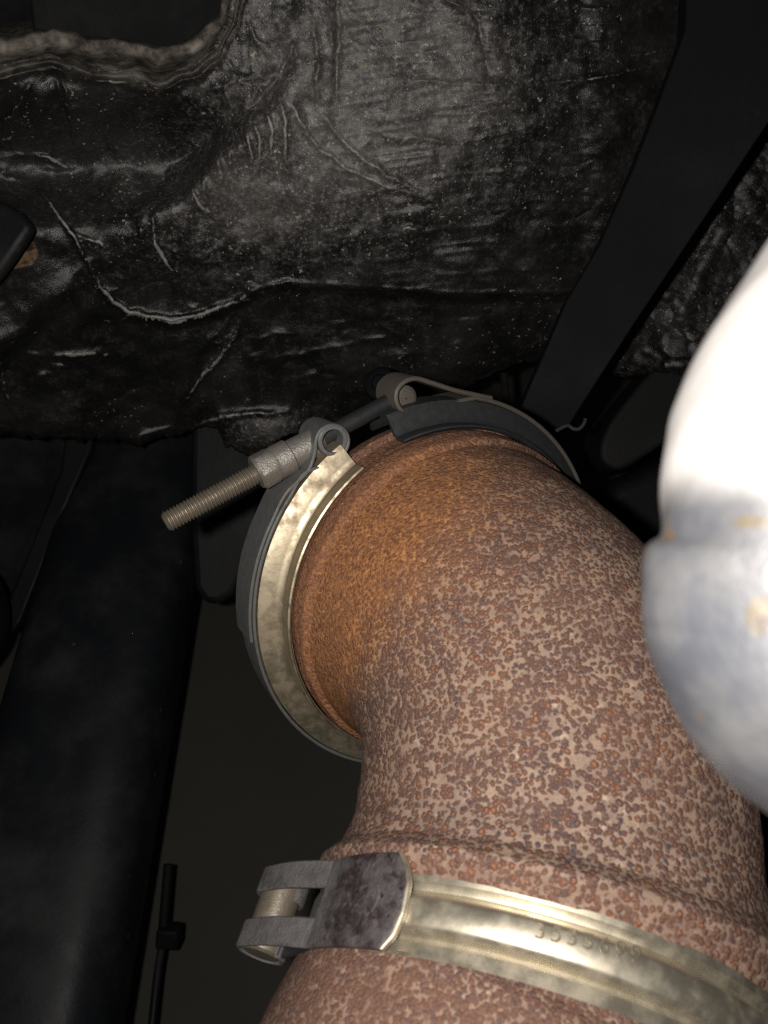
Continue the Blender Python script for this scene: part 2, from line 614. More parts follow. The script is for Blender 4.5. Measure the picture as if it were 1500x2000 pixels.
def sweep(path, rad, n=200, jitter=.00035, seed=1):
    T = np.gradient(path, axis=0)
    T /= np.linalg.norm(T, axis=1)[:, None]
    N = unit(np.cross(T[0], [0, 1, 0]))
    V, info = [], []
    ang = np.linspace(0, 2 * np.pi, n, endpoint=False)
    s = np.concatenate([[0], np.cumsum(np.linalg.norm(np.diff(path, axis=0), axis=1))])
    for i in range(len(path)):
        N = unit(N - T[i] * (N @ T[i]))
        B = np.cross(T[i], N)
        ca, sa = np.cos(ang), np.sin(ang)
        nn = vnoise(ca * 5 + 20 + sa * 3, sa * 5 + s[i] * 180 + 9, seed) + .5 * vnoise(ca * 26 + 40, sa * 26 + s[i] * 900, seed + 5)
        r = rad[i] + jitter * nn
        V.append(path[i] + r[:, None] * (ca[:, None] * N + sa[:, None] * B))
    return np.concatenate(V), grid_faces(len(path), n, cv=True), s


t = np.linspace(0, 1, 240)[:, None]
B0, B1, B2, B3 = C1, C1 + T1 * S1, C2 - T2 * S2, C2
bez = (1 - t) ** 3 * B0 + 3 * t * (1 - t) ** 2 * B1 + 3 * t * t * (1 - t) * B2 + t ** 3 * B3
pre = C1 + T1 * np.linspace(-.010, -.0004, 14)[:, None]
path = np.vstack([pre, bez])
sl = np.concatenate([[0], np.cumsum(np.linalg.norm(np.diff(path, axis=0), axis=1))])
Ltot = sl[-1]
sa = sl - .010                     # from the clamp lip
se = Ltot - sl                     # to the lower joint
kn_s = [-.010, -.0045, -.0025, -.0004, .0006, .0048, .0056, .0062, .010, .016, .026]
kn_r = [.0538, .0538, .0538, .0539, .0546, .0538, .0533, .0519, .0512, .0502, RP]
rad = np.interp(sa, kn_s, kn_r) + .0019 * sstep(sa, .035, .085)
kn_e = [0, .0075, .0090, .0125, .0150, .0172, .0195, .0222, .0255, .031, .036]
kn_q = [.0528, .0532, .0544, .0556, .0562, .0571, .0570, .0552, .0530, .0519, .0512]
m = se < .036  # flared end under the clamp
rad[m] = np.interp(se[m], kn_e, kn_q)
ker = np.exp(-np.linspace(-2, 2, 3) ** 2)
ker /= ker.sum()
rad = np.convolve(np.pad(rad, 1, mode='edge'), ker, 'valid')
V, f, s = sweep(path, rad, 220, .0005)
n = 220
sv = np.repeat(sa, n)
Vx, Vy = 750 + F * V[:, 0] / V[:, 2], 1000 - F * V[:, 1] / V[:, 2]
neck = np.exp(-((sv - .012) / .018) ** 2)
rel = V - C1
lft = sstep(-(rel @ F1.U) / .05, -.3, .9)           # the sheltered inner side of the neck
orange = np.clip(neck * (.16 + .80 * lft) + .20 * sstep(.036 - sv, 0, .034) + .20 * lft * (1 - sstep(sv, .03, .09)), 0, 1)
coarse = sstep(sv, .03, .10)
red = np.clip(1 - sstep(sv, .002, .009), 0, 1) * .75 + .45 * np.clip(1 - sstep(np.repeat(se, n), .014, .020), 0, 1)
e = empty('exhaust_elbow', C2, 'rusty scaled cast exhaust elbow bending between the two ring clamps', 'exhaust elbow')
mk('elbow_body', V, f, M['rust'], e, 60, attrs={'orange': orange, 'redness': red, 'coarse': coarse})

# lower pipe below the second clamp
T3 = unit(T2 + np.array([-.16, .02, .0]))
path = C2 + T3 * np.linspace(.0005, .13, 120)[:, None]
sl = np.linspace(.0005, .13, 120)
rad = np.interp(sl, [0, .0082, .0095, .012, .016, .024, .034], [.0512, .0515, .0524, .0536, .0543, .0546, .0547])
V, f, s = sweep(path, rad, 200, .0005, 4)
lp = mk('exhaust_pipe', V, f, M['rust_low'], None, 60, attrs={'orange': np.zeros(len(V)), 'redness': np.full(len(V), .25)})
tag(lp, 'dark rusty exhaust pipe continuing below the gold coloured clamp with stamped digits', 'exhaust pipe')

# turbine outlet behind the first clamp
V, f = lathe(C1 - T1 * .0105, -T1, [(0, .0562), (.004, .0560), (.010, .054), (.016, .044), (.024, .036), (.045, .034), (.07, .034)], 96)
th_ = mk('turbine_outlet', V, f, M['rust_low'], None, 50, attrs={'orange': np.full(len(V), .5), 'redness': np.full(len(V), .6)})
tag(th_, 'rusty turbine outlet flange hidden behind the upper clamp with the long bolt', 'turbine outlet')

# ------------------------------------------------------------------ upper clamp
c1 = empty('band_clamp', F1.at(math.radians(200), .062, -.01), 'steel band clamp with long threaded bolt and open loops round the upper flange', 'clamp', 'band clamps on the exhaust')


def ang(fr, px, py, a):
    u, v = fr.pix_plane(px, py, a)
    return math.atan2(v, u), math.hypot(u, v)


prof = [(.0004, .0557), (.0001, .0562), (-.0012, .0564), (-.0044, .0563), (-.0053, .0572), (-.0056, .0584), (-.0066, .0618), (-.0072, .0630), (-.0090, .0632), (-.0155, .0632), (-.0178, .0630), (-.0188, .0622), (-.0200, .0604), (-.0218, .0578), (-.0232, .0560)]
thL, _ = ang(F1, 700, 903, -.001)
thR, _ = ang(F1, 783, 850, -.001)
print('clamp1 gap', math.degrees(thL), math.degrees(thR))
V, f = band(F1, thL, thL + math.radians(150), thick(prof, .0014), 170)
mk('retainer_segment', V, f, M['clamp_tan'], c1, 35)
V, f = band(F1, thR, thR - math.radians(150), thick(prof, .0014), 170)
mk('retainer_segment', V, f, M['clamp_shaded'], c1, 35)  # side angled away from the flash, its darkness painted by this material
# outer strap, open at the top, its ends folded into loops
A0, A1 = -.0205, -.0069
RS = .0640


def loop_path(pix, a):
    return np.array([F1.pix_plane(x, y, a) for x, y in pix])


left_pix = [(577, 973), (606, 935), (638, 909), (662, 896), (677, 880), (682, 860), (674, 840), (656, 831), (637, 834), (624, 846), (618, 864), (616, 886), (602, 922), (575, 973), (552, 1022)]
lp_ = loop_path(left_pix, A1)
right_pix = [(910, 782), (867, 791), (836, 804), (810, 813), (790, 806), (777, 786), (778, 763), (793, 746), (815, 740), (845, 748), (888, 762), (932, 772), (962, 778)]
rp_ = loop_path(right_pix, A1)
print('left loop r', np.round(np.hypot(*lp_.T), 4), np.round(np.degrees(np.arctan2(lp_[:, 1], lp_[:, 0])), 0))
print('right loop r', np.round(np.hypot(*rp_.T), 4), np.round(np.degrees(np.arctan2(rp_[:, 1], rp_[:, 0])), 0))
for k_, rr_ in ((0, RS), (1, RS + .0006), (-1, RS + .0013), (-2, RS + .0016)):
    lp_[k_] *= rr_ / np.hypot(*lp_[k_])
aL = math.atan2(lp_[0, 1], lp_[0, 0])
arcL = np.linspace(aL + math.radians(165), aL + math.radians(2.5), 110)
arcL = np.stack([RS * np.cos(arcL), RS * np.sin(arcL)], 1)
aL2 = math.atan2(lp_[-1, 1], lp_[-1, 0])
tail = np.linspace(aL2 + math.radians(4), aL2 + math.radians(34), 14)
tail = np.stack([(RS + .0013) * np.cos(tail), (RS + .0013) * np.sin(tail)], 1)
pth = np.vstack([arcL[:-1], catmull(lp_, 6)[1:-1], tail])
V, f = ribbon(F1, pth, A0, A1, .0010)
mk('strap', V, f, M['clamp_grey'], c1, 40)
aR = math.atan2(rp_[0, 1], rp_[0, 0])
arcR = np.linspace(aR - math.radians(160), aR - math.radians(2), 110)
arcR = np.stack([RS * np.cos(arcR), RS * np.sin(arcR)], 1)
pth = np.vstack([arcR[:-1], catmull(rp_, 6)])
V, f = ribbon(F1, pth, A0, A1, .0014)
mk('strap', V, f, M['dull'], c1, 40)
# trunnions inside the loops
AM = (A0 + A1) / 2
bl = F1.pix_plane(651, 861, A1)
br = F1.pix_plane(800, 780, A1)
bd = unit(br - bl)
D1 = bd[0] * F1.U + bd[1] * F1.V


def barrel(name, c, r, a0, a1, mat, hollow):
    o = F1.uv(c[0], c[1], a0)
    L = a1 - a0
    if hollow:
        pr = [(0, r), (L - .0004, r), (L, r - .0004), (L, r - .0011), (L - .0004, r - .0014), (L * .55, r - .0014)]
    else:
        pr = [(0, r), (L - .0008, r), (L - .0002, r - .0006), (L, r * .6), (L, .0002)]
    V, f = lathe(o, F1.A, pr, 36, False)
    return mk(name, V, f, mat, c1, 35)


tr = barrel('trunnion', bl, .0047, A0 - .001, A1 + .0002, M['clamp_grey'], True)
V, f = lathe(F1.uv(bl[0], bl[1], A0 + .007), F1.A, [(0, .0034), (.0004, .0034), (.0004, .0002)], 24, False)
mk('bore_shade', V, f, M['clamp_shaded'], tr, 30)  # dark disc added to stand for the shade inside the trunnion
barrel('trunnion', br + np.array([.0008, -.0003]), .0040, A0 - .001, A1 - .0035, M['dull'], False)
bc = F1.uv(bl[0], bl[1], AM)
# threaded stud, from inside the far loop to its free end
tip = None
best = 1e9
for L in np.linspace(.02, .09, 400):
    q = bc - D1 * L
    x = 750 + F * q[0] / q[2]
    if abs(x - 322) < best:
        best, tip = abs(x - 322), L
print('stud length from trunnion', tip, 'py', 1000 - F * (bc - D1 * tip)[1] / (bc - D1 * tip)[2])
pr = [(0, .0002), (0, .0021), (.0007, .0029)]
pit = .00105
k = int((tip - .008) / pit)
for i in range(k):
    s0 = .0007 + i * pit
    jj = .00008 * RNG.standard_normal()
    pr += [(s0, .00258), (s0 + pit * .38, .0031 + jj * .5), (s0 + pit * .55, .0031 + jj * .5), (s0 + pit * .95, .00258)]
pr += [(tip - .006, .0027), (tip - .005, .0002)]
V, f = lathe(bc - D1 * tip, D1, pr, 28, False)
mk('threaded_bolt', V, f, M['stud'], c1, 30)
V, f = lathe(bc - D1 * .001, D1, [(0, .0026), (float(np.linalg.norm(br - bl)), .0026), (float(np.linalg.norm(br - bl)), .0002)], 20, False)
mk('bolt_shank_shaded', V, f, M['plastic'], c1, 30)  # shadow on the shank painted in with a black material
# sleeve and nut between bolt and loop
V, f = lathe(bc - D1 * .0175, D1, [(0, .0030), (0, .0047), (.0006, .0052), (.0052, .0052), (.0056, .0049), (.0056, .0045), (.0150, .0043), (.0165, .0030)], 40, False)
mk('spacer_sleeve', V, f, M['nut'], c1, 35)
hx = Frame(bc - D1 * .0235, D1)
rows = [(0, .0030, .0030), (0, .0047, .0047), (.0008, .0056, .0054), (.0050, .0056, .0054), (.0060, .0052, .0050), (.0062, .0030, .0030)]
V = []
for s_, rc, rf in rows:
    for kk in range(36):
        a = 2 * math.pi * kk / 36
        h = .0051 / math.cos((a + .35) % (math.pi / 3) - math.pi / 6)
        V.append(hx.at(a, min(rc, h) if s_ > .0002 else rc, s_))
mk('nut', np.array(V), grid_faces(len(rows), 36, cv=True), M['nut'], c1, 25)

# ------------------------------------------------------------------ lower clamp
c2 = empty('band_clamp', F2.at(math.radians(150), .058, 0), 'gold tinted band clamp with stamped digits and dark stained tab at the lower joint', 'clamp', 'band clamps on the exhaust')
print('c2 probes', [(round(math.degrees(a), 1), round(b, 4)) for a, b in (F2.pix_cyl(x, y, .0565) for x, y in ((797, 1707), (743, 1855), (1054, 1823), (1236, 1868), (1500, 1944), (780, 1663), (795, 1720), (740, 1853), (630, 1677), (583, 1845), (530, 1790)))])
prof = [(-.0080, .0546), (-.0076, .0552), (-.0060, .0550), (-.0055, .0542), (-.0046, .0538), (-.0036, .0548), (-.0026, .0562), (-.0018, .0566), (.0024, .0566), (.0031, .0562), (.0038, .0549), (.0044, .0540), (.0050, .0541), (.0054, .0549), (.0074, .0553), (.0080, .0548)]
tA, _ = F2.pix_cyl(740, 1780, .0565)
V, f = band(F2, tA + .28, tA - math.radians(205), thick(prof, .0012), 260)
b2_ = mk('retainer_segment', V, f, M['clamp'], c2, 35)
# stamped number
cu = bpy.data.curves.new('digits', 'FONT')
cu.body = '3535699'
cu.size = .0041
cu.space_character = 1.28
cu.resolution_u = 4
cu.offset = -.00012
cu.extrude = .00008
cu.bevel_depth = .00012
cu.bevel_resolution = 1
to = bpy.data.objects.new('digits', cu)
COL.objects.link(to)
dg = bpy.context.evaluated_depsgraph_get()
me = bpy.data.meshes.new_from_object(to.evaluated_get(dg))
bpy.data.objects.remove(to, do_unlink=True)
tv = np.array([v.co[:] for v in me.vertices])
tf = [tuple(p.vertices) for p in me.polygons]
bpy.data.meshes.remove(me)
t0, a0_ = F2.pix_cyl(1044, 1832, .0566)
t1_, a1_ = F2.pix_cyl(1250, 1882, .0566)
x0, x1 = tv[:, 0].min(), tv[:, 0].max()
fx = (tv[:, 0] - x0) / (x1 - x0)
print('text', math.degrees(t0), math.degrees(t1_), a0_, a1_, 'arc', abs(t1_ - t0) * .0565, 'w', x1 - x0)
V = F2.at(t0 + fx * (t1_ - t0), .05662 + tv[:, 2] * .7, a0_ + (a1_ - a0_) * fx - tv[:, 1])
mk('stamped_digits', V, tf, M['digits'], c2, 30)
# tab with a rounded end
RT = .0574
edge = [(780, 1663), (793, 1690), (795, 1723), (784, 1780), (764, 1827), (740, 1853)]
ed = np.array([F2.pix_cyl(x, y, RT + .0006) for x, y in edge])
print('tab edge', np.round(np.degrees(ed[:, 0]), 1), np.round(ed[:, 1], 4))
aT, aB = ed[0, 1], ed[-1, 1]
nA = 26
av = np.linspace(aT, aB, nA)
o_ = np.argsort(ed[:, 1])
te = np.interp(av, ed[o_, 1], catmull(ed[o_, 0:1], 1)[:, 0])
thS = F2.pix_cyl(632, 1760, RT)[0]       # where the tab splits into two straps
V = []
nT = 40
for outer in (1, 0):
    for i in range(nT):
        fr_ = i / (nT - 1)
        for a, te_ in zip(av, te):
            edgef = min(1, (fr_ * abs(te_ - thS) * RT) / .0006, (a - aT + 1e-5) / .0006, (aB - a + 1e-5) / .0006)
            rr = RT + (.00065 if outer else -.00065) - (0 if not outer else .00035 * (1 - edgef) ** 2)
            V.append(F2.at(te_ + (thS - te_) * fr_, rr, a))
f = []
N1 = nT * nA
for i in range(nT - 1):
    for j in range(nA - 1):
        q = (i * nA + j, (i + 1) * nA + j, (i + 1) * nA + j + 1, i * nA + j + 1)
        f.append(q)
        f.append(tuple(N1 + k for k in q[::-1]))
bd_ = [i * nA for i in range(nT)] + [(nT - 1) * nA + j for j in range(1, nA)] + [i * nA + nA - 1 for i in range(nT - 2, -1, -1)] + [j for j in range(nA - 2, 0, -1)]
for i in range(len(bd_)):
    a, b = bd_[i], bd_[(i + 1) % len(bd_)]
    f.append((a, b, N1 + b, N1 + a))
cl_ = np.tile(np.repeat(sstep(np.linspace(0, 1, nT), .72, 1.0), nA), 2)
tb = mk('tab', np.array(V), f, M['tab'], c2, 40, attrs={'clean': cl_})
eV = []
for a, q in zip(av, te):
    sg = np.sign(q - thS)
    for dth, rr in ((-.004, -.0006), (.010, -.0006), (.012, .0), (.010, .0004), (.002, .00068), (-.004, .00066)):
        eV.append(F2.at(q + sg * dth, RT + rr, a))
mk('tab_edge', np.array(eV), grid_faces(nA, 6, cv=True), M['clamp'], tb, 60)
for px, py, rr in ((668, 1757, .0027), (718, 1757, .0033)):
    th0, a0 = F2.pix_cyl(px, py, RT)
    V = []
    rings = [(0.0002, .0002), (rr * .6, .0002), (rr * .85, .00010), (rr * .95, .00016), (rr * 1.1, .00016), (rr * 1.3, -.0002)]
    for q, hh in rings:
        for k in range(28):
            a = 2 * math.pi * k / 28
            V.append(F2.at(th0 + q * math.cos(a) / RT, RT + .00060 + hh, a0 + q * math.sin(a)))
    mk('spot_weld', np.array(V), grid_faces(len(rings), 28, cv=True), M['tab'], tb, 50)
# the two straps that wrap round the cross bar
bar_uv = F2.pix_plane(533, 1795, .0)
pS = np.array([RT * math.cos(thS), RT * math.sin(thS)])
tgS = np.array([-math.sin(thS), math.cos(thS)])
print('bar', bar_uv, np.hypot(*bar_uv), math.degrees(math.atan2(bar_uv[1], bar_uv[0])), 'split', math.degrees(thS), pS)
RB = .0049
toB = bar_uv - pS
nrm = unit(np.array([math.cos(thS), math.sin(thS)]))
# arrive on the outer side of the bar, wrap round it and come back underneath
base_dir = unit(toB)
out_n = np.array([base_dir[1], -base_dir[0]])
if out_n @ nrm < 0:
    out_n = -out_n
wrap = []
sgn = np.sign(base_dir[0] * out_n[1] - base_dir[1] * out_n[0])
for k in range(26):
    a = math.radians(250) * k / 25
    c_, s_ = math.cos(-sgn * a), math.sin(-sgn * a)
    v_ = np.array([c_ * out_n[0] - s_ * out_n[1], s_ * out_n[0] + c_ * out_n[1]])
    wrap.append(bar_uv + v_ * (RB + .0007))
start = catmull(np.vstack([[RT * math.cos(thS - .06 * np.sign(te.mean() - thS) * -1), RT * math.sin(thS - .06 * np.sign(te.mean() - thS) * -1)], pS, pS + (wrap[0] - pS) * .5 + nrm * .0012, wrap[0]]), 8)
pth = np.vstack([start[8:-1], wrap])
wT = aB - aT
V, f = ribbon(F2, pth, aT, aT + wT * .33, .0013)
mk('strap', V, f, M['tab'], c2, 40, attrs={'clean': np.full(len(V), .95)})
V, f = ribbon(F2, pth, aB - wT * .33, aB, .0013)
mk('strap', V, f, M['tab'], c2, 40, attrs={'clean': np.full(len(V), .95)})
o_ = F2.uv(bar_uv[0], bar_uv[1], aT + .001)
Lb = aB - aT - .0012
V, f = lathe(o_, F2.A, [(0, .0002), (0, RB * .8), (.0005, RB), (Lb - .0006, RB), (Lb, RB * .85), (Lb, .0002)], 36, False)
mk('trunnion', V, f, M['stud'], c2, 35)
# bolt through the trunnion, heading away
ddv = unit(base_dir)
D2 = ddv[0] * F2.U + ddv[1] * F2.V
oc = F2.uv(bar_uv[0], bar_uv[1], (aT + aB) / 2)
V, f = lathe(oc - D2 * .004, D2, [(0, .003), (.0085, .003), (.0088, .0002)], 24, False)
mk('bolt', V, f, M['stud'], c2, 30)
# inner fold of the strap below the tab
inn = catmull(np.vstack([wrap[-1], bar_uv + unit(pS - bar_uv) * .007 - nrm * .0035, pS - nrm * .0016, [(RT - .0014) * math.cos(thS + (te.mean() - thS) * .5), (RT - .0014) * math.sin(thS + (te.mean() - thS) * .5)]]), 8)
V, f = ribbon(F2, inn, aB - wT * .33, aB - .0004, .0010)
mk('strap_fold', V, f, M['clamp_shaded'], c2, 40)
flap = catmull(np.vstack([pS, pS + (bar_uv - pS) * .22 - nrm * .0016, pS + (bar_uv - pS) * .50 - nrm * .0040]), 8)
V, f = ribbon(F2, flap, aT + wT * .30, aB - wT * .30, .0011)
mk('slot_flap', V, f, M['tab'], c2, 40, attrs={'clean': np.full(len(V), .6)})
V, f = lathe(F2.uv(*(bar_uv + ddv * .0052 + nrm * .0008), aT + .003), F2.A, [(0, .0002), (0, .0022), (wT - .006, .0022), (wT - .006, .0002)], 20, False)
mk('cross_pin', V, f, M['stud'], c2, 35)

# ------------------------------------------------------------------ insulation blanket
yb_pts = np.array([(-200, 835), (0, 851), (120, 858), (180, 861), (240, 861), (268, 872), (300, 860), (330, 853), (360, 846), (385, 834), (425, 836), (438, 868), (465, 884), (495, 893), (530, 872), (570, 845), (620, 835), (700, 838), (770, 815), (860, 782), (920, 752), (965, 730), (1010, 714), (1062, 703), (1130, 660), (1250, 520), (1400, 380)], float)
CREASE = [(75, 365), (105, 410), (140, 455), (175, 515), (195, 560), (220, 590), (255, 612), (335, 625), (400, 612), (465, 588), (500, 566), (560, 551), (700, 560), (900, 573), (1090, 571), (1200, 560)]
LIP = [(-220, 150), (-60, 140), (40, 136), (100, 120), (200, 140), (310, 157), (380, 140), (430, 102), (456, 40), (470, -20), (480, -200)]
RIDGES = [  # polyline, width px, height mm (towards the viewer)
    (CREASE[:4], 5, 2.6), (CREASE[3:11], 7, 4.2), (CREASE[9:13], 6, 1.6), (CREASE[12:], 5, .7),
    ([(145, 455), (190, 472), (215, 490)], 5, 1.2), ([(95, 690), (140, 694), (205, 689)], 7, 2.2), ([(118, 370), (160, 395), (200, 415)], 5, .9),
    ([(630, 225), (665, 270), (705, 310), (760, 345), (830, 380)], 8, 2.0), ([(585, 240), (620, 290), (680, 330), (760, 365), (840, 390)], 6, 1.4),
    ([(545, 195), (560, 240), (556, 300), (562, 340)], 7, 3.2), ([(522, 212), (532, 260), (528, 320)], 7, 2.8), ([(498, 235), (507, 280), (503, 335)], 6, 2.4), ([(478, 250), (490, 300), (492, 345)], 6, 2.0),
    ([(570, 205), (590, 240), (600, 262)], 7, 2.0), ([(445, 285), (452, 330)], 5, 1.5),
    ([(612, 50), (622, 120), (617, 210)], 6, 1.8), ([(655, -60), (661, 60), (656, 220)], 7, -2.4), ([(575, 85), (548, 150), (486, 215)], 7, -3.0), ([(645, 40), (650, 100)], 8, 1.6),
    ([(420, 290), (433, 355)], 5, 2.0), ([(372, 362), (388, 400), (428, 427)], 6, 2.4), ([(298, 425), (304, 478), (328, 520), (352, 543)], 7, 3.0), ([(395, 350), (402, 400)], 5, 1.6), ([(280, 420), (272, 470)], 6, 1.4), ([(305, 478), (350, 492)], 4, 1.0),
    ([(52, 165), (25, 225), (-10, 250)], 6, 1.8), ([(112, 150), (124, 220), (140, 280)], 7, -2.4), ([(122, 148), (134, 215), (148, 280)], 5, 1.8), ([(225, 160), (240, 215), (245, 260)], 6, 1.4), ([(60, 160), (45, 200)], 5, 1.2),
    ([(62, 303), (105, 312), (140, 331)], 7, 2.6), ([(0, 305), (60, 303)], 6, 1.6),
    ([(472, 618), (455, 665), (430, 700), (395, 730), (372, 770), (346, 800)], 6, 2.6), ([(450, 620), (425, 650), (385, 690)], 5, 1.4), ([(440, 715), (425, 755)], 5, 1.4),
    ([(0, 690), (8, 760), (28, 806)], 7, 2.0), ([(30, 660), (50, 690), (110, 700)], 5, 1.2),
    ([(262, 858), (272, 848), (300, 838), (342, 829)], 7, 3.0), ([(345, 850), (400, 822), (460, 810), (560, 806)], 7, 2.6),
    ([(700, 662), (760, 660)], 5, 1.2), ([(520, 700), (600, 690), (700, 668)], 6, .9), ([(560, 745), (640, 720)], 8, 1.0),
    ([(900, 0), (935, 50), (950, 120), (960, 160)], 10, -2.0), ([(860, 0), (900, 10), (930, 45)], 9, 1.8), ([(780, 455), (800, 445), (822, 448)], 5, 1.4), ([(940, 470), (985, 515), (1040, 550)], 9, 1.2), ([(815, 460), (800, 520)], 5, -.8),
    ([(1040, 165), (1150, 155), (1225, 140), (1310, 122)], 7, 1.8), ([(1240, 108), (1300, 95)], 5, 1.6), ([(1190, 45), (1330, 25)], 7, 1.0), ([(760, 150), (900, 165), (1040, 165)], 7, 1.0), ([(720, 262), (900, 280), (1070, 240)], 7, .8),
    ([(330, 245), (390, 285), (430, 290)], 8, 1.2), ([(410, 180), (450, 160), (520, 165)], 9, 1.2), ([(430, 130), (470, 150), (540, 145)], 7, 1.2), ([(470, 60), (520, 90), (570, 80)], 9, 1.0),
]


WORN_GLINT = {(175, 515): .95, (75, 365): .75, (95, 690): .85, (298, 425): .8, (372, 362): .75, (62, 303): .75, (472, 618): .7, (262, 858): .9, (345, 850): .7, (465, 588): .4,
        (545, 195): .8, (522, 212): .8, (498, 235): .72, (478, 250): .66, (570, 205): .6, (420, 290): .6, (395, 350): .5, (780, 455): .7, (630, 225): .58, (585, 240): .62, (112, 150): .2, (52, 165): .5, (145, 455): .7, (1040, 165): .5, (1240, 108): .5, (0, 690): .5}  # wear along creases, raised to paint their highlights too


def blanket_depth(x, y, seed=0):
    # distances are ranges from the camera side; the bulge faces it near its crest and curves away
    R_ = .425 + np.where(x > 700, 1.9e-7, .5e-7) * (x - 700) ** 2 + np.where(y > 150, 2.1e-7, .8e-7) * (y - 150) ** 2
    yr = np.array([-220, 40, 170, 250, 330, 400, 470, 560, 680, 900.])
    xr = np.array([640, 605, 560, 480, 405, 325, 255, 190, 60, -300.])
    q_ = (x - np.interp(y, yr, xr)) * .75 + 14 * vnoise(x / 40, y / 40, 61) * 2
    Rl = .442 + .046 * sstep(y, 165, 330) - .034 * sstep(y, 330, 470) + .00013 * np.clip(y - 430, 0, 1e4) - .00002 * x
    wq = sstep(q_, -55, 12)
    R_ = R_ * wq + Rl * (1 - wq)
    R_ -= .004 * np.exp(-((q_ - 24) / 40) ** 2) * sstep(y, 100, 200) * (1 - sstep(y, 430, 520))
    D = R_ / np.sqrt(1 + ((x - 750) ** 2 + (y - 1000) ** 2) / F ** 2)
    # lower sheet tucked under the crease
    cr = np.array(CREASE[6:])
    yc = np.interp(x, cr[:, 0], cr[:, 1])
    D += .010 * sstep(y - yc, -2, 22) * sstep(x, 120, 260)
    # the opening with its thick cut edge
    lp = np.array(LIP[:9])
    nz = 16 * vnoise(x / 45, y / 45, 71) + 4 * vnoise(x / 13, y / 13, 72)
    ins = np.interp(x, lp[:, 0], lp[:, 1]) - y + nz
    lr = np.array(LIP[7:])[::-1]
    insx = np.interp(y, lr[:, 1], lr[:, 0]) - x
    ii = np.minimum(ins, insx * 2.2 + nz)
    hole = sstep(ii, -4, 75)
    D += .014 * sstep(ii, -2, 45) + .05 * sstep(ii, 62, 95)
    D -= .007 * np.exp(-(ii / 20) ** 2)
    # soft crumple
    D += .0060 * vnoise(x / 120, y / 120, 11 + seed) + .0022 * vnoise(x / 47, y / 47, 12 + seed) + .0009 * vnoise(x / 21, y / 21, 13 + seed)
    v1 = vnoise(x / 9.5, y / 9.5, 14 + seed)
    D += .0003 * v1
    # long fine pleats running across the bulge
    q = y + .18 * (x - 700) - .00022 * (x - 700) ** 2
    wp = vnoise(x / 90, y / 60, 15 + seed) * 22
    amp = sstep(x, 520, 800) * (1 - .5 * sstep(y, 450, 600)) + .15
    pl = np.abs(np.sin((q + wp) / 15.0)) ** .6
    D += .00025 * amp * pl * (.4 + 1.2 * np.clip(vnoise(x / 60, q / 30, 16 + seed) + .5, 0, 1))
    D += .0006 * amp * (np.abs(vnoise(x / 130, q / 15, 17 + seed)) * 2)
    worn_glint = np.zeros(x.shape)
    wx, wy = 5 * vnoise(x / 18, y / 18, 21), 5 * vnoise(x / 18, y / 18, 22)
    for pts, wd, hh in RIDGES:
        wk = WORN_GLINT.get(pts[0], .28 if hh > 0 else 0)
        d, fr_ = dpoly(x + wx, y + wy, pts)
        end = np.sin(np.pi * np.clip(fr_, .04, .96)) ** .45
        worn_glint = np.maximum(worn_glint, wk * end * np.exp(-(d / 5.0) ** 2))
        D -= hh * .0017 * end * np.exp(-np.abs(d / (wd * .85)) ** 1.35) * (.75 + .6 * vnoise(x / 14, y / 14, 23))
    # many short random creases, turning with the way the foil is pulled
    rg = np.random.default_rng(77)
    for k in range(420):
        cx, cy = rg.uniform(-150, 1250), rg.uniform(-80, 840)
        base = -.14 if cx > 620 else (1.45 + .4 * rg.standard_normal() if 230 < cx < 620 and cy < 480 else -.25)
        an = base + .32 * rg.standard_normal()
        L, wd = rg.uniform(14, 85), rg.uniform(2.6, 5.5)
        hh = rg.uniform(.3, 1.45) * (1 if rg.random() < .7 else -1) * (.45 if cx > 560 and cy < 600 else 1.0)
        dx, dy = math.cos(an) * L / 2, math.sin(an) * L / 2
        bx, by = -dy * rg.uniform(-.35, .35), dx * rg.uniform(-.35, .35)
        m = (np.abs(x - cx) < L / 2 + 22) & (np.abs(y - cy) < L / 2 + 22)
        if not m.any():
            continue
        xx, yy_ = x[m] + wx[m], y[m] + wy[m]
        d, fr_ = dpoly(xx, yy_, [(cx - dx, cy - dy), (cx + bx, cy + by), (cx + dx, cy + dy)])
        if hh > 0:
            worn_glint[m] = np.maximum(worn_glint[m], rg.uniform(0, .62) * np.exp(-(d / 4) ** 2) * np.sin(np.pi * np.clip(fr_, .02, .98)))
        D[m] -= hh * .001 * np.sin(np.pi * np.clip(fr_, .02, .98)) ** .7 * np.exp(-np.abs(d / wd) ** 1.2)
    return D, hole, ii, worn_glint


xs = np.arange(-210, 1400, 3.2)
nv = 330
xb = np.repeat(xs[:, None], nv, 1)
vv = np.linspace(0, 1, nv)[None, :]
yb = np.interp(xs, yb_pts[:, 0], yb_pts[:, 1])
yb = yb + 9 * vnoise(xs / 11, xs * 0 + 3, 31) + 5 * vnoise(xs / 4.5, xs * 0 + 8, 32)
yy = -200 + (yb[:, None] + 200) * vv
D, hole, ii, worn_glint = blanket_depth(xb, yy)
rim = yb[:, None] - yy
hem = np.exp(-(((xb - 520) / 95) ** 2 + ((yy - 848) / 42) ** 2))
D += .016 * (1 - .85 * hem) * np.exp(-rim / 10) - .012 * hem              # the rim rolls away
V = np.stack([(xb - 750) / F * D, (1000 - yy) / F * D, D], -1).reshape(-1, 3)
fib = sstep(ii, 0, 14) * .95 + .35 * np.exp(-(ii / 14) ** 2)
fib = np.clip(fib + .5 * np.exp(-rim / 5) * (xb > 380), 0, 1)
tan = sstep(48 - np.hypot((xb - 25) / 1.15, (yy - 492) / .75), -8, 18)
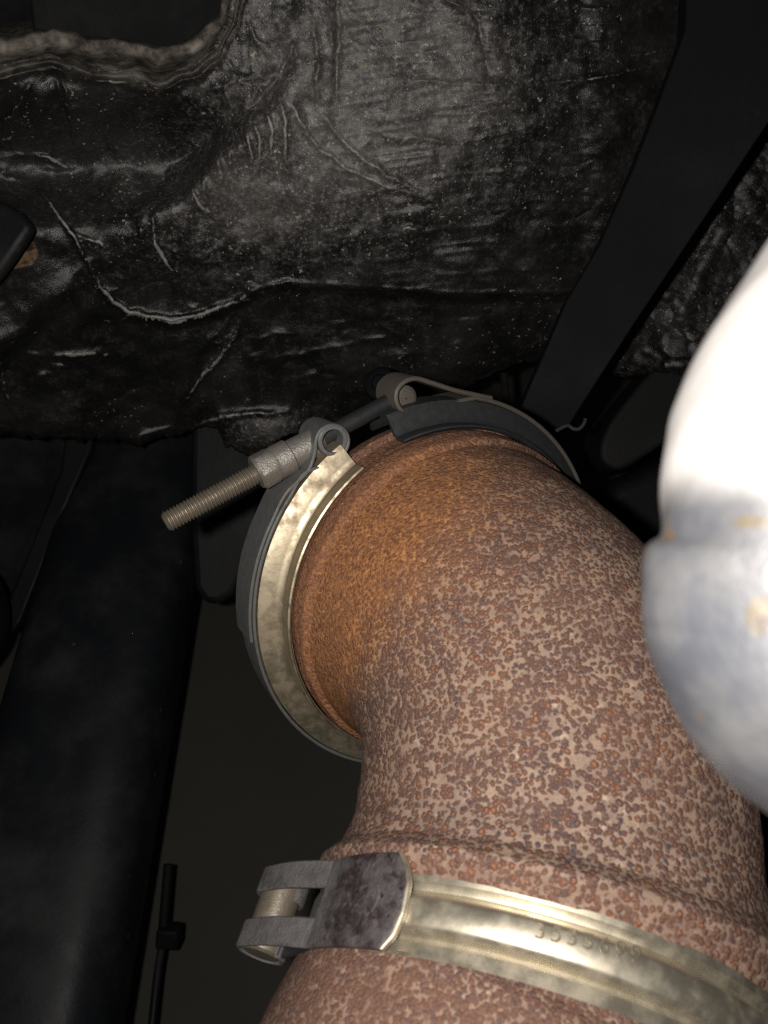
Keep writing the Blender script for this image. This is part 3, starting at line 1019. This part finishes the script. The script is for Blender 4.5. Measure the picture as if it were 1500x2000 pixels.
dust_sheen = np.exp(-(((xb - 740) / 310) ** 2 + ((yy - 150) / 250) ** 2)) + .55 * np.exp(-(((xb - 470) / 270) ** 2 + ((yy - 400) / 140) ** 2))  # dust, also lightening the bulge where it catches the flash
dust_sheen = dust_sheen + .75 * hem  # hem coloured paler to paint it as lit
worn_glint = np.maximum(worn_glint, .42 * hem)
e = empty('insulation_blanket', P(400, 860, .5), 'crumpled black foil insulation blanket with cut opening and torn bottom edge', 'insulation blanket')
mk('foil_skin', V, grid_faces(len(xs), nv), M['blanket'], e, 180, attrs={'fibre': fib.ravel(), 'tan': tan.ravel(), 'dust_sheen': np.clip(dust_sheen, 0, 1).ravel(), 'worn_glint': worn_glint.ravel()}, solid=.004, solid_off=-1)

# second piece behind the black bar
xs2 = np.arange(1080, 1720, 4.0)
yb2 = np.interp(xs2, [1080, 1180, 1250, 1310, 1400, 1720], [712, 722, 728, 742, 750, 752]) + 7 * vnoise(xs2 / 9, xs2 * 0 + 1, 33)
vv = np.linspace(0, 1, 190)[None, :]
xb = np.repeat(xs2[:, None], 190, 1)
yy = 120 + (yb2[:, None] - 120) * vv
D = .50 + .00006 * (yy - 400) + .007 * vnoise(xb / 80, yy / 80, 41) + .003 * vnoise(xb / 34, yy / 34, 42) + .0012 * vnoise(xb / 14, yy / 14, 43) + .0004 * vnoise(xb / 7, yy / 7, 44)
for pts, wd, hh in (([(1410, 450), (1370, 520), (1330, 620)], 10, 4), ([(1290, 570), (1320, 585), (1330, 608)], 6, 3), ([(1265, 680), (1290, 700)], 6, 3), ([(1300, 711), (1342, 712)], 6, 4), ([(1330, 630), (1350, 660)], 6, 3), ([(1360, 560), (1400, 565)], 5, 2)):
    d, fr_ = dpoly(xb, yy, pts)
    D -= hh * .001 * np.exp(-np.abs(d / wd) ** 1.5)
D += .014 * np.exp(-(yb2[:, None] - yy) / 9)
V = np.stack([(xb - 750) / F * D, (1000 - yy) / F * D, D], -1).reshape(-1, 3)
z = np.zeros(len(V))
e = empty('insulation_blanket', P(1300, 740, .5), 'smaller patch of crumpled black insulation behind the flat black bar', 'insulation blanket')
mk('foil_skin', V, grid_faces(len(xs2), 190), M['blanket'], e, 180, attrs={'fibre': z, 'tan': z, 'dust_sheen': z + .2, 'worn_glint': z}, solid=.004, solid_off=-1)

# ------------------------------------------------------------------ dark parts behind
# panel in the opening, with the round cover over its corner
PQ = [(40, -160), (62, 62), (100, 70), (180, 79), (230, 84), (270, 93), (310, 99), (350, 105), (385, 101), (405, 90), (425, 68), (440, 36), (452, 0), (470, -160)]
V, f = plate(PQ, [.462 / math.sqrt(1 + ((x - 750) ** 2 + (y - 1000) ** 2) / F ** 2) for x, y in PQ], .010)
o = mk('recess_panel', V, f, M['panel'], None, 30, bevel=.002)
tag(o, 'flat black panel showing through the cut opening of the insulation', 'panel')
Cc = P(-110, -110, .40)
V, f = lathe(Cc + np.array([0, 0, .02]), np.array([.08, -.08, -1.0]), [(0, .0565), (.016, .0575), (.0185, .0580), (.0198, .0572), (.0202, .0556), (.0195, .0545), (.019, .040), (.0185, .0002)], 120, False)
o = mk('round_cover', V, f, M['plastic'], None, 40)
tag(o, 'round black cover with raised rim overlapping the panel in the opening', 'cover')

# flat bar
e = empty('support_bar', P(1080, 800, .36), 'flat black painted bar running between the two insulation pieces', 'bar')
outl = [(1345, -120), (1338, 60), (1290, 190), (1240, 320), (1170, 480), (1105, 590), (1062, 690), (1030, 762), (1015, 800), (1010, 860), (1085, 872), (1150, 772), (1240, 632), (1360, 452), (1500, 243), (1620, 62), (1740, -120)]
dd = [1 / (1 / .365 + .20 * (500 - y) / 440 + .12 * (x - 1200) / 300) for x, y in outl]
V, f = plate(outl, dd, .010)
mk('bar_body', V, f, M['bar'], e, 30, bevel=.0008)

# bracket tongue over the blanket at the side
V, f = plate([(-140, 380), (-20, 386), (12, 396), (38, 412), (63, 441), (44, 470), (20, 505), (0, 532), (-60, 600), (-140, 700)], .372, .008)
o = mk('bracket_tongue', V, f, M['plastic'], None, 30, bevel=.003)
tag(o, 'dark bracket tongue lying over the blanket beside a tan scuffed patch', 'bracket')

# frame rail: rounded box section running away
p0, p1 = P(312, 800, .80), P(22, 2080, .50)
ax = unit(p1 - p0)
xd = unit(np.cross(ax, [0, 0, 1.0]))
zd = np.cross(xd, ax)
V = []
sec = []
for k in range(56):
    a = 2 * math.pi * k / 56
    c_, s_ = math.cos(a), math.sin(a)
    sec.append((np.sign(c_) * abs(c_) ** .62 * .062, np.sign(s_) * abs(s_) ** .62 * .05))
NL = 60
for i in range(NL):
    q = p0 + (p1 - p0) * i / (NL - 1)
    for u, v_ in sec:
        V.append(q + xd * u + zd * v_)
f = grid_faces(NL, 56, cv=True)
e = empty('frame_rail', p1, 'thick black painted frame rail below the threaded bolt', 'frame rail')
mk('rail_body', np.array(V), f, M['rail'], e, 50)

# gearbox end behind the bolt
outl = [(372, 780), (500, 780), (520, 900), (505, 1030), (480, 1110), (458, 1160), (430, 1181), (400, 1180), (378, 1150), (370, 1000)]
V, f = plate(outl, .56, .07)
o = mk('steering_gearbox', V, f, M['plastic'], None, 30, bevel=.012)
tag(o, 'black rounded housing behind the nut of the upper clamp', 'housing')

# inner fender panel with a diagonal brace
V, f = plate([(-200, 800), (175, 800), (150, 880), (60, 1110), (15, 1240), (-200, 1400)], [.80, .80, .80, .78, .77, .75], .012)
o = mk('fender_panel', V, f, M['rail'], None, 30, bevel=.003)
tag(o, 'dark speckled sheet panel beside the diagonal brace', 'panel')
V, f = plate([(130, 790), (190, 790), (176, 880), (120, 1010), (38, 1215), (20, 1240), (12, 1180), (62, 1060), (118, 915)], [.70, .70, .69, .68, .66, .66, .66, .67, .69], .012)
o = mk('brace', V, f, M['plastic'], None, 30, bevel=.003)
tag(o, 'narrow diagonal black brace between speckled panel and frame rail', 'brace')
V, f = lathe(P(-128, 1205, .58), np.array([.15, 0, -1.0]), [(0, .052), (.02, .0545), (.03, .053), (.034, .048), (.036, .0002)], 80, False)
o = mk('rubber_bushing', V, f, M['rubber'], None, 40)
tag(o, 'round rubber bushing just touching the speckled panel corner', 'bushing')

# hydraulic line beside the rail
e = empty('brake_line', P(292, 2000, .70), 'thin black brake line with square fitting running beside the frame rail', 'brake line')
a_, b_ = P(329, 1688, .74), P(318, 1822, .725)
V, f = tube(np.linspace(a_, b_, 8), .0046, 16)
mk('sleeve', V, f, M['plastic'], e, 40)
V, f = plate([(304, 1818), (347, 1820), (345, 1858), (301, 1856)], .715, .02)
mk('fitting', V, f, M['plastic'], e, 30, bevel=.003)
V, f = tube(catmull([P(318, 1840, .725), P(308, 1900, .71), P(297, 2000, .69), P(286, 2100, .67)], 8), .0036, 16)
mk('pipe', V, f, M['rail'], e, 40)

# boot and clip at the far side of the upper clamp
outl = catmull([(1300, 700), (1262, 737), (1221, 787), (1191, 827), (1176, 863), (1175, 893), (1187, 908), (1207, 917), (1233, 909), (1262, 890), (1330, 850), (1480, 800), (1480, 700)], 4)
V, f = plate([tuple(q) for q in outl], .52, .05)
o = mk('rubber_boot', V, f, M['rubber'], None, 30, bevel=.010)
tag(o, 'black rubber boot hanging beneath the smaller insulation patch', 'rubber boot')
V, f = plate([(1150, 975), (1215, 935), (1290, 900), (1400, 860), (1480, 980), (1400, 1120), (1260, 1110), (1180, 1020)], .60, .04)
o = mk('rubber_hose', V, f, M['plastic'], None, 30, bevel=.012)
tag(o, 'dark curved hose body behind the elbow under the rubber boot', 'hose')
V, f = tube(catmull([P(1085, 842, .335), P(1100, 834, .335), P(1110, 831, .335), P(1119, 837, .335), P(1130, 838, .335), P(1139, 830, .335), P(1144, 818, .335)], 5), .00085, 12)
o = mk('wire_clip', V, f, M['clip'], None, 40)
tag(o, 'small bent grey wire clip peeking over the dark edge of the upper clamp', 'clip')
V, f = tube(catmull([P(983, 700, .62), P(986, 760, .60), P(992, 830, .58)], 6), .0030, 12)
o = mk('wire', V, f, M['clip'], None, 40)
tag(o, 'thin grey wire in the gap under the insulation edge', 'wire')
# boss with a washer above the open loops
V, f = lathe(P(752, 758, .395), np.array([-.25, .1, -1.0]), [(0, .009), (.008, .0085), (.010, .0075), (.0105, .006), (.0105, .0045), (.0095, .004), (.0095, .0002)], 48, False)
o = mk('bolt_boss', V, f, M['bar'], None, 40)
tag(o, 'dark round bolt boss just above the open loop of the upper clamp', 'boss')

# ------------------------------------------------------------------ bright casting close to the lens
e = empty('aluminium_casting', P(1500, 1600, .13), 'bright aluminium casting with rounded lip, overexposure painted into its top', 'casting')
AXP, DA = 1690, .073
prof_c = [(340, 1600), (380, 1564), (430, 1522), (500, 1472), (600, 1405), (700, 1354), (790, 1316), (850, 1302), (900, 1295), (960, 1291), (1010, 1290), (1060, 1289), (1110, 1287), (1160, 1284), (1210, 1280), (1260, 1278), (1300, 1280), (1350, 1292), (1400, 1312), (1460, 1346), (1520, 1398), (1560, 1445), (1600, 1497), (1640, 1550), (1690, 1620)]


prc = catmull(prof_c, 6)
NA = 360
cy = np.repeat(prc[:, 0], NA)
cx = np.repeat(prc[:, 1], NA)
ka = np.tile(np.linspace(0, 2 * np.pi, NA, endpoint=False), len(prc))
rr = (AXP - 16 - cx) / F * DA
rr = rr * (1 + .004 * np.sin(3 * ka + cy * .01)) + .0004 * vnoise(8 + 4 * np.cos(ka), cy / 80 + 3 * np.sin(ka), 51)
lug = np.interp(cy, [1044, 1052, 1058, 1066, 1080, 1110, 1150, 1205, 1220, 1240, 1290, 1350], [0, 5, 18, 29, 36, 41, 40, 33, 27, 27, 13, 0]) * np.exp(-(np.minimum(ka, 2 * np.pi - ka) / .42) ** 2)
rr += lug / F * DA
V = np.stack([(AXP - 750) / F * DA - rr * np.cos(ka), (1000 - cy) / F * DA, DA - rr * np.sin(ka) * .86], 1)
qx, qy = 750 + F * V[:, 0] / V[:, 2], 1000 - F * V[:, 1] / V[:, 2]
front = V[:, 2] < DA
bright = 1 - sstep(cy + 30 * np.sin(ka * 2 + 1) + 26 * vnoise(6 + 4 * np.cos(ka), cy / 30, 55), 930, 1030)  # mask for the overexposure painted on the upper part
st = np.maximum(1.0 - np.hypot((qx - 1492) / 46, (qy - 1205) / 52), .9 - np.hypot((qx - 1475) / 60, (qy - 1020) / 16))
st = np.where(front, st, -1)
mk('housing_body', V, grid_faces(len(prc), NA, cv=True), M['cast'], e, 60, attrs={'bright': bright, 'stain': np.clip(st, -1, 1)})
